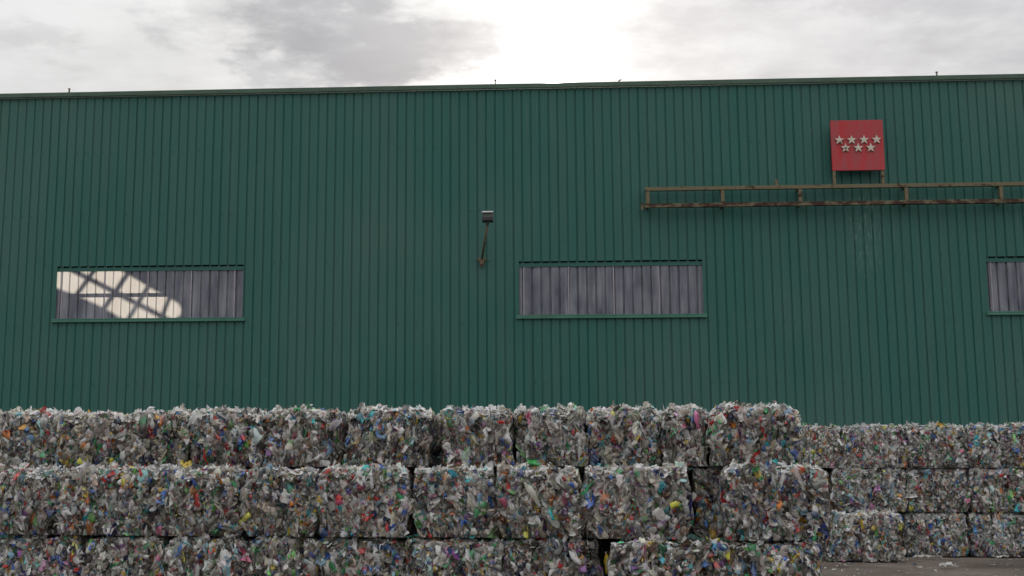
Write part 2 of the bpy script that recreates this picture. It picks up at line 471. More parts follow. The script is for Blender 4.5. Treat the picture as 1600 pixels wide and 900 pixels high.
# ------------------------------------------------------------------ red board with seven stars
SY = -.30
pts = [on_y(1297.5, 189, SY), on_y(1379, 186.5, SY), on_y(1383, 265, SY), on_y(1301, 267, SY)]
sx0 = (pts[0].x + pts[3].x) / 2; sx1 = (pts[1].x + pts[2].x) / 2; sz1 = (pts[0].z + pts[1].z) / 2; sz0 = (pts[2].z + pts[3].z) / 2
SW, SH = sx1 - sx0, sz1 - sz0
scx = (sx0 + sx1) / 2
sign = thing('emblem_board', 'square red board with seven white stars standing on the rusty rack', 'sign', (scx, SY, sz0))
bm = bmesh.new(); box(bm, -SW / 2, SW / 2, 0, .07, 0, SH, .006); bm_obj('board', bm, M_RED, sign)
def star_bm(r, hole=False):
    bm = bmesh.new()
    P = []
    for k in range(10):
        a = math.pi / 2 + k * math.pi / 5; rr = r if k % 2 == 0 else r * .42
        P.append((rr * math.cos(a), rr * math.sin(a)))
    f = [bm.verts.new((x, -.028, z)) for x, z in P]; b = [bm.verts.new((x, 0, z)) for x, z in P]
    c = bm.verts.new((0, -.034, 0))
    for k in range(10):
        k2 = (k + 1) % 10
        fc = bm.faces.new((c, f[k2], f[k]))
        fs = bm.faces.new((f[k], f[k2], b[k2], b[k])); fs.material_index = 1
    bmesh.ops.recalc_face_normals(bm, faces=bm.faces)
    return bm
# star centres measured on the board close-up (board spans 130..760 x 60..640 there)
for i, (u, w_) in enumerate(((.150, .600), (.385, .600), (.622, .600), (.862, .602), (.262, .442), (.505, .440), (.742, .440))):
    s = bm_obj('star', star_bm(SW * .098), [M_STAR, M_STAREDGE], sign, (-SW / 2 + u * SW, -.001, w_ * SH))
    if i in (0, 4):
        s['label'] = 'chipped star with a dark broken spot'
        bm = bmesh.new()
        bmesh.ops.create_circle(bm, cap_ends=True, segments=9, radius=.034 if i == 4 else .026)
        for q in bm.verts: q.co = Vector((q.co.x * random.uniform(.8, 1.3) + (.0 if i == 4 else .02), -.036, q.co.y * random.uniform(.7, 1.0) - (.005 if i == 4 else .05)))
        bm_obj('chip', bm, M_STAREDGE, s)
for px in (1304, 1380):
    x = on_y(px, 277, SY).x - scx
    bm = bmesh.new(); beam(bm, (x, .04, zt0 + T / 2 - sz0), (x, .04, -.001), .07, .06, (0, 1, 0), .004); bm_obj('leg', bm, M_RAILTOP, sign)

# ------------------------------------------------------------------ floodlight on an arm
b0 = on_y(753, 407); h0 = on_y(762, 341, -.95)
lamp = thing('floodlight', 'dark box floodlight on a thin upward arm from the green wall', 'lamp', b0)
q = h0 - b0
bm = bmesh.new(); tube(bm, (0, -.05, 0), q + Vector((0, .02, -.09)), .027, .025, 10); bm_obj('arm', bm, M_ARM, lamp, smooth=True)
bm = bmesh.new(); box(bm, -.10, .10, -.03, -.002, -.02, .04, .006); box(bm, -.05, .05, -.09, -.025, -.10, .03, .01); tube(bm, (0, -.06, -.10), (0, -.04, -.17), .045, .015, 8)
box(bm, -.11, -.07, -.05, -.02, .03, .06); box(bm, .06, .10, -.05, -.02, .02, .055)
bm_obj('bracket', bm, M_ARM, lamp)
bm = bmesh.new(); box(bm, -.125, .125, -.07, .07, -.085, .095, .012)
for k in range(4): box(bm, -.118, .118, -.081, -.071, -.08 + k * .022, -.07 + k * .022)
for v in bm.verts: v.co = Matrix.Rotation(R(-14), 3, 'X') @ v.co + q
hd = bm_obj('head', bm, M_DARKM, lamp)
bm = bmesh.new(); box(bm, -.128, .128, -.115, .06, .098, .128, .008)
for v in bm.verts: v.co = Matrix.Rotation(R(-14), 3, 'X') @ v.co + q
bm_obj('visor', bm, M_PALE, hd)
bm = bmesh.new(); tube(bm, q + Vector((0, .02, -.16)), q + Vector((0, 0, -.06)), .03, .04, 10); bm_obj('knuckle', bm, M_DARKM, lamp)

# ------------------------------------------------------------------ bales of crushed plastic
PAL = [  # weight, rgb, clear?
    (26, (.47, .435, .39), .8), (17, (.28, .255, .225), .6), (10, (.38, .385, .40), .7), (10, (.36, .31, .25), .4), (18, (.80, .78, .745), 0),
    (8.5, (.045, .041, .038), 0), (4, (.24, .46, .62), .3), (2.3, (.025, .11, .42), 0), (2.0, (.012, .022, .12), 0), (2.6, (.03, .27, .10), .2),
    (1.4, (.10, .30, .06), .1), (1.8, (.35, .48, .40), .5), (1.8, (.16, .08, .035), .3), (1.7, (.56, .030, .028), 0), (1.5, (.66, .20, .025), 0),
    (1.2, (.68, .48, .05), 0), (.9, (.58, .14, .25), 0), (.6, (.20, .07, .26), 0), (1.4, (.02, .32, .38), .1), (1.6, (.64, .50, .42), 0)]
PW = np.array([p[0] for p in PAL], float); PW /= PW.sum()
PC = np.array([(*p[1], 1 - p[2]) for p in PAL])
PALR = PW.copy(); PALR[4] *= 1.6; PALR[16] *= 2; PALR[13:16] *= 1.5; PALR[0] *= .8; PALR /= PALR.sum()
BRIGHT = [7, 9, 10, 13, 14, 15, 16, 17, 18, 4, 6]

TINT = [1.0]
def colours(n, w):
    idx = rng.choice(len(PAL), n, p=w)
    c = PC[idx].copy()
    c[:, :3] *= np.clip(rng.lognormal(-.02, .58, (n, 1)), .25, 2.4) * TINT[0]; c[:, :3] *= rng.uniform(.93, 1.07, (n, 3))
    c[:, :3] = np.clip(c[:, :3], .008, .84)
    return c
def unit(a): return a / np.maximum(np.linalg.norm(a, axis=1, keepdims=True), 1e-9)

class Soup:
    def __init__(s): s.v, s.f, s.c, s.n, s.lim = [], [], [], 0, None
    def add(s, verts, faces, cols):
        # verts (n, k, 3), faces (m, 4) per piece, cols (n, k, 4)
        n, k, _ = verts.shape
        if s.lim is not None:
            verts = verts.copy()
            for ax, lo, hi in s.lim: verts[..., ax] = np.clip(verts[..., ax], lo, hi)
        off = s.n + np.arange(n)[:, None, None] * k
        s.f.append((faces[None] + off).reshape(-1, 4)); s.v.append(verts.reshape(-1, 3)); s.c.append(cols.reshape(-1, 4)); s.n += n * k
    def mesh(s, name, mats, extra=None, warp=None):
        v = np.concatenate(s.v)
        if warp is not None: v = warp(v)
        f = np.concatenate(s.f); c = np.concatenate(s.c)
        me = bpy.data.meshes.new(name)
        me.vertices.add(len(v)); me.vertices.foreach_set('co', v.astype(np.float32).ravel())
        me.loops.add(len(f) * 4); me.loops.foreach_set('vertex_index', f.astype(np.int32).ravel())
        me.polygons.add(len(f)); me.polygons.foreach_set('loop_start', np.arange(0, len(f) * 4, 4, dtype=np.int32))
        me.polygons.foreach_set('loop_total', np.full(len(f), 4, dtype=np.int32))
        at = me.attributes.new('Col', 'FLOAT_COLOR', 'POINT'); at.data.foreach_set('color', c.astype(np.float32).ravel())
        for m in mats: me.materials.append(m)
        # softly rounded pieces: two thirds of the faces shade smooth, whole pieces at a time
        sm = np.sin(np.floor(f[:, 0] / 15) * 12.9898) * 43758.5453
        me.polygons.foreach_set('use_smooth', ((sm - np.floor(sm)) < .7))
        if extra is not None:
            mi = np.zeros(len(f), dtype=np.int32); mi[:extra] = 1
            me.polygons.foreach_set('material_index', mi)
        me.update(); me.validate()
        return me

def grid_faces(nu, nv, wrap=False):
    out = []
    for j in range(nv - 1):
        for i in range(nu if wrap else nu - 1):
            i2 = (i + 1) % nu
            out.append((j * nu + i, j * nu + i2, (j + 1) * nu + i2, (j + 1) * nu + i))
    return np.array(out)

def frames(nrm, up, twist):
    """per piece frame: normal, long axis (up projected, twisted), cross axis"""
    B = unit(up - (up * nrm).sum(1, keepdims=True) * nrm)
    Tt = np.cross(B, nrm)
    c, s_ = np.cos(twist)[:, None], np.sin(twist)[:, None]
    return B * c + Tt * s_, Tt * c - B * s_
def flakes(S_, pos, nrm, up, twist, Ln, Wd, col, nu=3, nv=4, crump=.28, curl=1.0):
    n = len(pos); B, Tt = frames(nrm, up, twist)
    u = np.linspace(-.5, .5, nu); v = np.linspace(-.5, .5, nv)
    U, V = np.meshgrid(u, v); U = U.ravel(); V = V.ravel()
    prof = (1 - (2 * np.linspace(-.5, .5, nv) * .82) ** 2) ** .5
    rowscale = rng.uniform(.65, 1.2, (n, nv)) * prof; rs = np.repeat(rowscale, nu, axis=1)
    shift = np.repeat(rng.normal(0, .16, (n, nv)), nu, axis=1)
    uu = U[None] * rs + shift; vv = V[None] + rng.normal(0, .07, (n, nu * nv))
    cu = rng.normal(0, .9, (n, 1)) * curl
    hh = -cu * (uu ** 2 - .08) + rng.normal(0, crump, (n, nu * nv)) - np.abs(rng.normal(0, .5, (n, 1))) * (V[None] ** 2 - .1)
    P = pos[:, None] + B[:, None] * (vv * Ln[:, None])[..., None] + Tt[:, None] * (uu * Wd[:, None])[..., None] + nrm[:, None] * (hh * Wd[:, None])[..., None]
    cc = np.repeat(col[:, None], nu * nv, axis=1)
    S_.add(P, grid_faces(nu, nv), cc)
PROF = np.array([.20, .22, .24, .80, 1.0, .86, 1.0, .92, .5])
PZ = np.array([-.52, -.44, -.43, -.28, -.08, .08, .26, .44, .5])
def bottles(S_, pos, nrm, up, twist, Ln, Wd, col, cap, lab):
    n = len(pos); B, Tt = frames(nrm, up, twist); seg = 8; nr = len(PROF)
    a = np.arange(seg) / seg * 2 * np.pi
    flat = rng.uniform(.28, .6, n)
    rad = PROF[None, :, None] * (1 + rng.normal(0, .16, (n, nr, seg)))
    sway = np.cumsum(rng.normal(0, .10, (n, nr)), axis=1)[..., None]
    X = rad * np.cos(a)[None, None] * .5 + sway * .6; Y = rad * np.sin(a)[None, None] * .5 * flat[:, None, None] + sway * .25
    Z = PZ[None, :, None] + rng.normal(0, .015, (n, nr, seg))
    P = pos[:, None] + (Tt[:, None] * (X * Wd[:, None, None]).reshape(n, -1, 1) + nrm[:, None] * (Y * Wd[:, None, None]).reshape(n, -1, 1)
                        + B[:, None] * (Z * Ln[:, None, None]).reshape(n, -1, 1))
    cc = np.repeat(col[:, None], nr * seg, axis=1).reshape(n, nr, seg, 4).copy()
    cc[:, 0:2] = cap[:, None, None]
    hl = rng.random(n) < .4
    cc[hl, 4:6] = lab[hl][:, None, None]
    S_.add(P, grid_faces(seg, nr, True), cc.reshape(n, -1, 4))

def make_bale(name, w, d, h, wts, seed, dens=1.0, ragged=1.0, sides=(1, 1)):
    global rng
    rng = np.random.default_rng(seed); rich = wts is PALR
    S_ = Soup()
    ph = rng.uniform(0, 6.28, 12)
    fr = rng.uniform(.8, 1.2, 6)
    TINT[0] = rng.uniform(1.04, 1.34) * (1.3 if rich else 1.0)
    wts = wts * rng.lognormal(0, .40, len(wts)); wts /= wts.sum()
    def relief(a, z):   # depth of the packed face, mostly vertical folds
        r = .048 * np.sin(a * 8 * fr[0] + ph[0] + .9 * np.sin(z * 3.4 + ph[1])) + .042 * np.sin(a * 23 * fr[1] + ph[2] + 1.3 * np.sin(z * 5 + ph[3]))
        r = r + .016 * np.sin(z * 7 * fr[2] + a * 3 + ph[4]) + .020 * np.sin(z * 15 * fr[3] + a * 13 + ph[5])
        return r
    e_r = rng.uniform(.08, .15, 4)
    def edge(a, ha, k=0):    # rounding towards an edge
        rr = e_r[k]
        t = np.clip((np.abs(a) - (ha - rr)) / rr, 0, 1); return (.12 if k else .075) * t ** 2.2
    # core
    nn = 9
    cv, cf = [], []
    for (axis, sgn) in ((0, -1), (0, 1), (1, -1), (1, 1), (2, -1), (2, 1)):
        base = len(cv)
        for i in np.linspace(-.5, .5, nn):
            for j in np.linspace(-.5, .5, nn):
                p = [0, 0, 0]; o2 = [k for k in range(3) if k != axis]
                p[axis] = .5 * sgn; p[o2[0]] = i; p[o2[1]] = j
                p = np.array(p) * (w - .26, d - .24, h - .16)
                p += rng.normal(0, .012, 3); p[2] += h / 2
                cv.append(p)
        for i in range(nn - 1):
            for j in range(nn - 1):
                q = [base + i * nn + j, base + i * nn + j + 1, base + (i + 1) * nn + j + 1, base + (i + 1) * nn + j]
                cf.append(q if (sgn > 0) != (axis == 1) else q[::-1])
    cv = np.array(cv)
    S_.add(cv[None], np.array(cf), np.tile((.05, .045, .04, 1.0), (1, len(cv), 1)))
    ncore = len(cf)
    def face_pts(kind, n):
        a = rng.uniform(-.5, .5, n); z = rng.uniform(.005, .995, n)
        if kind == 'front' or kind == 'back':
            s = -1 if kind == 'front' else 1
            x = a * w; zz = z * h
            dep = relief(x, zz) + edge(x, w / 2) + edge(zz - h / 2, h / 2, 1) * .8
            p = np.stack([x, s * (d / 2 - dep), zz], 1); nr = np.tile((0., s, 0.), (n, 1)); up = np.tile((0., 0., 1.), (n, 1))
        elif kind in ('lo', 'hi'):
            s = -1 if kind == 'lo' else 1
            y = a * d; zz = z * h
            dep = relief(y + 3, zz) + edge(y, d / 2) + edge(zz - h / 2, h / 2)
            p = np.stack([s * (w / 2 - dep), y, zz], 1); nr = np.tile((s, 0., 0.), (n, 1)); up = np.tile((0., 0., 1.), (n, 1))
        else:
            x = a * w; y = (z - .5) * d
            dep = .5 * relief(x, y) + edge(x, w / 2) * .5 + edge(y, d / 2) * .6
            p = np.stack([x, y, h - .03 - dep], 1); nr = np.tile((0., 0., 1.), (n, 1)); up = np.tile((1., 0., 0.), (n, 1))
        return p, nr, up
    for kind, n in (('front', int(2300 * w * h * dens)), ('back', 220), ('lo', int(800 * d * h * sides[0])), ('hi', int(800 * d * h * sides[1])), ('top', int(620 * w * d))):
        S_.lim = [(2, .024, h - .002), (0, -w / 2 - .02, w / 2 + .02)] if kind != 'top' else [(0, -w / 2, w / 2)]
        p, nr, up = face_pts(kind, n)
        nrm = unit(nr + rng.normal(0, .36, (n, 3)) * (1.25, 1, .9))
        dep = rng.uniform(-.016, .08, n) if kind != 'top' else rng.uniform(-.03, .05, n)
        p = p - nr * dep[:, None]
        Ln = rng.lognormal(np.log(.074), .58, n); Wd = np.clip(Ln * rng.uniform(.24, .68, n), .018, .10)
        tw = rng.normal(0, .34, n) if kind != 'top' else rng.uniform(0, 6.28, n)
        ww = wts.copy()
        if kind == 'top': ww[4] *= 3.0; ww[19] *= 3; ww[5] *= .4; ww /= ww.sum()
        flakes(S_, p, nrm, up, tw, np.clip(Ln, .03, .30), Wd, colours(n, ww), 3, 5)
        # crushed bottles, neck and cap kept
        nb = int(n * .075)
        p, nr, up = face_pts(kind, nb)
        nrm = unit(nr + rng.normal(0, .35, (nb, 3)))
        p = p - nr * rng.uniform(-.01, .05, nb)[:, None]
        bw = wts.copy(); bw[[0, 1, 2]] *= 1.8; bw /= bw.sum()
        cap = PC[rng.choice(BRIGHT, nb)]; lab = PC[rng.choice(BRIGHT + [0, 4], nb)]
        tw = rng.normal(0, .6, nb) + np.pi * (rng.random(nb) < .5)
        bottles(S_, p, nrm, up, tw, rng.uniform(.13, .27, nb), rng.uniform(.055, .11, nb), colours(nb, bw), cap, lab)
        # caps and small bright bits
        nc = int(n * .11)
        p, nr, up = face_pts(kind, nc); p = p + nr * rng.uniform(-.02, .02, nc)[:, None]
        cc = PC[rng.choice(BRIGHT, nc)].copy(); cc[:, :3] *= rng.uniform(.8, 1.4, (nc, 1))
        flakes(S_, p, unit(nr + rng.normal(0, .4, (nc, 3))), up, rng.uniform(0, 6.28, nc), rng.uniform(.025, .06, nc), rng.uniform(.02, .045, nc), cc, 3, 3, .12, .5)
    S_.lim = [(2, .02, h + .05)]
    # a few big sheets and film pieces caught on the front
    nb = int(24 * w * h)
    p, nr, up = face_pts('front', nb)
    p = p + nr * rng.uniform(-.01, .025, nb)[:, None]
    bw = wts.copy(); bw[[4, 3, 0]] *= 2; bw /= bw.sum()
    flakes(S_, p, unit(nr + rng.normal(0, .25, (nb, 3))), up, rng.normal(0, .5, nb), rng.uniform(.12, .26, nb), rng.uniform(.06, .14, nb), colours(nb, bw), 5, 6, .13, .8)
    # loose film along the top edge, standing up and hanging over
    S_.lim = [(0, -w / 2 - .02, w / 2 + .02)]
    nb = int(290 * w * ragged)
    x = rng.uniform(-.5, .5, nb) * w
    cl = np.clip(.5 + .5 * np.sin(x * 5 * fr[4] + ph[6]) * np.sin(x * 13 * fr[5] + ph[7]), 0, 1)
    t = np.abs(rng.normal(0, 1, nb))
    yy = -d / 2 + .015 + t * .13
    z = h - .085 + np.minimum(t * .13, .06) + rng.uniform(-.02, .03, nb) * (0.4 + cl)
    p = np.stack([x, yy, z], 1)
    nrm = unit(np.stack([rng.normal(0, .45, nb), rng.normal(-.45, .35, nb), rng.normal(1.0, .3, nb)], 1))
    bw = wts.copy(); bw[4] *= 10; bw[19] *= 6; bw[6] *= 2; bw[[1, 5, 8]] *= .3; bw /= bw.sum()
    up = np.tile((1., 0., .1), (nb, 1))
    cc = colours(nb, bw); cc[:, :3] = np.clip(cc[:, :3] * 1.55 * np.array((1.03, 1.0, .95)), 0, .88); cc[:, 3] = 1  # pale film brightened and warmed further, painting in sky light on this edge
    flakes(S_, p, nrm, up, rng.normal(0, .8, nb), rng.uniform(.05, .17, nb), rng.uniform(.03, .09, nb), cc, 4, 5, .12, .8)
    # and a few crumpled tufts standing up
    nb = int(9 * w * ragged)
    x = rng.uniform(-.5, .5, nb) * w
    p = np.stack([x, -d / 2 + .04 + rng.uniform(0, .3, nb), np.full(nb, h + .015)], 1)
    nrm = unit(np.stack([rng.normal(0, .6, nb), rng.normal(-.9, .3, nb), rng.normal(.3, .3, nb)], 1))
    cc = colours(nb, bw)
    flakes(S_, p, nrm, np.tile((1., 0., .6), (nb, 1)), rng.normal(0, .8, nb), rng.uniform(.08, .19, nb), rng.uniform(.05, .12, nb), cc, 5, 5, .24, .9)
    sk = rng.normal(0, .022, 4); bl = rng.uniform(.02, .06, 2)
    def warp(v):    # packed bales bulge, lean and sag a little
        zc = np.clip(v[:, 2] / h, 0, 1.1); xs = v[:, 0] / (w / 2); ys = v[:, 1] / (d / 2)
        v = v.copy()
        wob = .018 * np.sin(zc * 7 + ph[8] + 2 * ys) + .014 * np.sin(zc * 15 + ph[9])
        side = np.clip(np.abs(xs), 0, 1) ** 3 * np.sign(xs)
        v[:, 0] += side * (bl[0] * (4 * zc * (1 - zc)) - .030 + wob) + sk[0] * (zc - .5) * 1.3
        v[:, 1] += np.clip(np.abs(ys), 0, 1) ** 3 * np.sign(ys) * (bl[1] * 4 * zc * (1 - zc) - .02) + sk[1] * (zc - .5) + sk[2] * xs
        v[:, 2] += zc ** 2 * (.010 * np.sin(xs * 2.2 + ph[10]) + .012 * np.sin(xs * 6 + ph[11])) - .02 * zc * np.clip(np.abs(xs) - .8, 0, 1) * 5 * .6
        return v
    return S_.mesh(name, [M_WASTE, M_CORE], ncore, warp)

HB = .90
def ydep(px): return 16.75 + (15.30 - 16.75) * px / 1290.0
seed = [100]
ORD = ['first', 'second', 'third', 'fourth', 'fifth', 'sixth', 'seventh', 'eighth', 'ninth', 'tenth', 'eleventh', 'twelfth']
def place(x0, x1, depth, z, h, label, group, dpt=1.12, wts=PW, dens=1.0, ragged=1.0, yaw=0.0, gap=.0, sides=(1, 1)):
    d0, d1 = (depth(x0), depth(x1)) if callable(depth) else (depth, depth)
    a, b = at_depth(x0, d0, z), at_depth(x1, d1, z)
    v = b - a; w = v.length - gap
    ang = math.atan2(v.y, v.x)
    mid = (a + b) / 2; nrm = Vector((-math.sin(ang), math.cos(ang), 0))
    seed[0] += 1
    me = make_bale('plastic_bale', w, dpt, h, wts, seed[0], dens, ragged, sides)
    o = link('plastic_bale', me)
    c = mid + nrm * (dpt / 2)
    o.location = (c.x, c.y, z); o.rotation_euler = (0, 0, ang + yaw)
    tag(o, label, 'bale', group)
    return o

GF = 'bales of crushed plastic in the long front stack'
rj = random.Random(3)
def row(rowname, bounds, depth, z, hh, hj=.02, notes={}, offs={}, hs={}, **kw):
    n = len(bounds); out = []
    for i, (a, b) in enumerate(bounds):
        lab = notes.get(i) or f'grey mixed plastic bale, {ORD[i]} from the left in the {rowname} row of the front stack'
        off = offs.get(i, 0) + rj.uniform(-.035, .035)
        out.append(place(a, b, (lambda q, off=off: depth(q) + off), z, hs.get(i, hh) + rj.uniform(-hj, hj), lab, GF, yaw=rj.uniform(-.02, .02), **kw))
    return out
MIDB = [(-30, 88), (91, 234), (236, 374), (378, 494), (497, 634), (648, 775), (779, 909), (912, 1077), (1090, 1131), (1134, 1293)]
TOPB = [(-35, 74), (80, 182), (185, 292), (295, 408), (411, 530), (538, 668), (693, 800), (806, 915), (920, 1031), (1036, 1108), (1113, 1250)]
# bottom row
row('bottom', [(-20, 121), (125, 252), (254, 380), (384, 489), (492, 628), (631, 785), (789, 940), (953, 1140), (1141, 1288)], ydep, 0, HB - .01, .006,
    notes={6: 'bottom row bale beside the yellow scrap, under the middle of the front stack',
           7: 'bottom row bale standing slightly forward, just beyond the yellow scrap',
           8: 'bottom row bale at the right end of the front stack, nearest the bare ground'},
    offs={7: -.35, 8: -.30}, ragged=.12)
# middle row
row('middle', MIDB, ydep, HB, HB - .012, .012,
    notes={8: 'narrow middle row bale set back in the dark hollow of the front stack',
           9: 'large middle row bale standing proud at the right end of the front stack',
           6: 'middle row bale with a crushed green bottle lying on its top edge'},
    offs={8: .30, 9: -.22}, hs={9: .90}, ragged=1.35)
# top row
row('top', TOPB, lambda q: ydep(q) + .35, 2 * HB, .765, .010,
    notes={9: 'narrow top row bale squeezed beside the last top bale of the front stack',
           10: 'top row bale at the open right end of the front stack, slightly forward',
           5: 'top row bale just before the wide dark gap in the front stack',
           6: 'top row bale just after the wide dark gap in the front stack'},
    offs={10: -.18, 5: -.05}, hs={10: .765, 0: .765, 1: .75}, ragged=1.25)
# bales glimpsed in the gaps between those of the front face
def behind(rowname, bounds, depth, z, hh, dens=.45):
    c = [(p + q) / 2 for p, q in bounds]
    for i in range(len(c) - 1):
        place(c[i] + 2, c[i + 1] - 2, lambda q: depth(q) + 1.30, z, hh, f'shaded bale glimpsed in the gap between the {ORD[i]} and {ORD[i + 1]} bales of the {rowname} row',
              'bales behind the front stack', dens=dens, ragged=.05, yaw=rj.uniform(-.02, .02))
behind('top', TOPB, lambda q: ydep(q) + .35, 2 * HB, .76)
behind('middle', MIDB, ydep, HB, .87)
place(890, 1010, lambda q: ydep(q) + 1.3, 0, .86, 'shaded bale behind the yellow container in the bottom row', 'bales behind the front stack', dens=.45, ragged=.05)

# stack by the wall
GR = 'bales of crushed plastic in the rear stack by the wall'
pr = on_z(1350, 880); pr2 = on_z(1470, 871)
dr = (pr - CO).dot(FWD); dr2 = (pr2 - CO).dot(FWD)
rear = lambda q: dr2 - (q - 1470) * .0018
def rrow(rowname, bounds, z, hh, offs={}, notes={}):
    for i, (a, b) in enumerate(bounds):
        off = offs.get(i, 0) + rj.uniform(-.04, .04)
        lab = notes.get(i) or f'bright mixed plastic bale, {ORD[i]} from the left in the {rowname} row of the rear stack'
        place(a, b, (lambda q, off=off: rear(q) + off), z, hh + rj.uniform(-.015, .015), lab, GR, wts=PALR, dens=.9, yaw=rj.uniform(-.02, .02), ragged=.8)
HQ = .945
rrow('bottom', [(1296, 1414), (1419, 1514), (1519, 1626)], 0, HQ, {0: dr - dr2}, {0: 'bottom row bale standing forward at the near end of the rear stack'})
rrow('middle', [(1206, 1300), (1303, 1418), (1421, 1515), (1518, 1625)], HQ, HQ - .01, {1: -.06})
rrow('top', [(1205, 1318), (1321, 1418), (1421, 1514), (1517, 1628)], 2 * HQ, .93, {})
place(1296, 1414, lambda q: rear(q) + .25, 0, HQ, 'bottom row bale of the rear stack behind the bale standing forward', GR, wts=PALR, dens=.5)
place(1200, 1293, rear, 0, HQ, 'bottom row bale of the rear stack hidden behind the front stack', GR, wts=PALR, dens=.5)

# ------------------------------------------------------------------ loose pieces
def scrap(name, loc, size, col, label, cat, rot=0, kind='film', tilt=0):
    global rng
    seed[0] += 1; rng = np.random.default_rng(seed[0])
    S_ = Soup()
    z = np.zeros((1, 3)); nrm = np.array([[0., 0., 1.]]); up = np.array([[1., 0., 0.]])
    if kind == 'film':
        flakes(S_, z, nrm, up, np.array([0.]), np.array([size[0]]), np.array([size[1]]), np.array([(*col, 1.)]), 6, 9, .11, .4)
    else:
        c = np.array([(*col, .85)])
        bottles(S_, z, nrm, up, np.array([0.]), np.array([size[0]]), np.array([size[1]]), c, np.array([(.7, .7, .68, 1.)]), c)
    me = S_.mesh(name, [M_WASTE])
    v = np.zeros(len(me.vertices) * 3, dtype=np.float32); me.vertices.foreach_get('co', v); v = v.reshape(-1, 3)
    if tilt:
        cs, sn = math.cos(tilt), math.sin(tilt); y, zz = v[:, 1].copy(), v[:, 2].copy(); v[:, 1] = y * cs - zz * sn; v[:, 2] = y * sn + zz * cs
    v[:, 2] -= v[:, 2].min(); me.vertices.foreach_set('co', v.ravel()); me.update()
    o = link(name, me, None, loc); o.rotation_euler = (0, 0, rot)
    return tag(o, label, cat)
def gnd(px, py): p = on_z(px, py); return (p.x, p.y, .004)
scrap('plastic_sheet', gnd(1481, 889), (.30, .20), (.78, .77, .75), 'white flattened plastic piece lying alone on the bare ground', 'plastic scrap', .2)
scrap('plastic_sheet', gnd(1318, 887), (.22, .12), (.52, .50, .47), 'grey torn plastic scrap on the ground near the front stack', 'plastic scrap', -.5)
scrap('plastic_sheet', gnd(1438, 888), (.12, .08), (.70, .68, .66), 'tiny pale plastic scrap on the ground between two larger pieces', 'plastic scrap', .9)
p = gnd(1450, 874); scrap('plastic_sheet', p, (.62, .16), (.74, .71, .66), 'long pale plastic strip lying along the foot of the rear stack', 'plastic scrap', .05)
p = gnd(1428, 883); scrap('plastic_sheet', p, (.10, .07), (.10, .16, .30), 'small blue plastic scrap on the ground by the rear stack', 'plastic scrap', .4)
p = gnd(1566, 873); scrap('plastic_sheet', p, (.26, .13), (.80, .79, .77), 'white plastic scrap at the foot of the last rear bale', 'plastic scrap', -.3)
p = gnd(1548, 871); scrap('plastic_sheet', p, (.16, .09), (.55, .25, .22), 'reddish plastic scrap at the foot of the rear stack', 'plastic scrap', .3)
p = at_depth(833, ydep(833) + .10, 1.825); scrap('crushed_bottle', p, (.17, .15), (.02, .42, .07), 'bright green crushed bottle on the ledge of the middle row', 'bottle', .4, 'bottle', .5)
p = at_depth(291, ydep(291) + .06, 1.81); scrap('plastic_sheet', p, (.15, .12), (.75, .55, .04), 'yellow plastic scrap on the ledge of the middle row', 'plastic scrap', .3, 'film', .7)
p = at_depth(1447, rear(1447) + .12, 2 * HQ + .88); scrap('crushed_bottle', p, (.24, .13), (.05, .42, .18), 'green crushed bottle on top of the rear stack', 'bottle', .1, 'bottle')
p = at_depth(1472, rear(1472) + .02, 2 * HQ + .86); scrap('plastic_sheet', p, (.20, .16), (.70, .42, .03), 'orange yellow plastic scrap on top of the rear stack', 'plastic scrap', .5, 'film', .7)
p = at_depth(947, ydep(947) + .12, 0); sc_ = scrap('plastic_drum', (p.x, p.y, .30), (.27, .14), (.75, .55, .03), 'yellow squashed container wedged upright between two bottom row bales', 'container', .0, 'bottle')
sc_.rotation_euler = (0, R(90), .2); sc_.location = (p.x - .01, p.y - .06, .62)

global_rng = np.random.default_rng(77); rng = global_rng
S_ = Soup(); pos = []
for _ in range(230):
    px = global_rng.uniform(1285, 1640); py = 868 + 38 * global_rng.random() ** 2.2 + (8 if px < 1420 else 0)
    q = on_z(px, py); pos.append((q.x, q.y, .012))
pos = np.array(pos); n = len(pos)
cc = colours(n, PALR)
flakes(S_, pos, unit(np.array([0., 0., 1.]) + rng.normal(0, .15, (n, 3))), np.tile((1., 0., 0.), (n, 1)), rng.uniform(0, 6.28, n), rng.lognormal(np.log(.045), .55, n), rng.uniform(.015, .04, n), cc, 3, 4, .1, .5)
lit = link('litter', S_.mesh('litter', [M_WASTE])); lit['kind'] = 'stuff'; lit['label'] = 'small plastic bits scattered along the foot of the rear stack'

# ------------------------------------------------------------------ light
sun_d = bpy.data.lights.new('sun', 'SUN'); sun_d.energy = 4.5; sun_d.angle = R(.38); sun_d.color = (1, .93, .84)
sun = bpy.data.objects.new('sun', sun_d); COL.objects.link(sun)
sun.location = SUN * 80; sun.rotation_euler = SUN.to_track_quat('Z', 'Y').to_euler()

wd = bpy.data.worlds.new('World'); C.world = wd; wd.use_nodes = True
nt = wd.node_tree; nt.nodes.clear()
wo = nt.nodes.new('ShaderNodeOutputWorld'); bg = nt.nodes.new('ShaderNodeBackground'); bg.inputs['Strength'].default_value = .1
L(nt, bg.outputs[0], wo.inputs['Surface'])
sky = nt.nodes.new('ShaderNodeTexSky'); sky.sky_type = 'NISHITA'; sky.sun_disc = False
sky.sun_elevation = SUN_EL; sky.sun_rotation = SUN_AZ; sky.dust_density = 2.0
dirv = nt.nodes.new('ShaderNodeTexCoord').outputs['Generated']
sp = nt.nodes.new('ShaderNodeSeparateXYZ'); L(nt, dirv, sp.inputs[0])
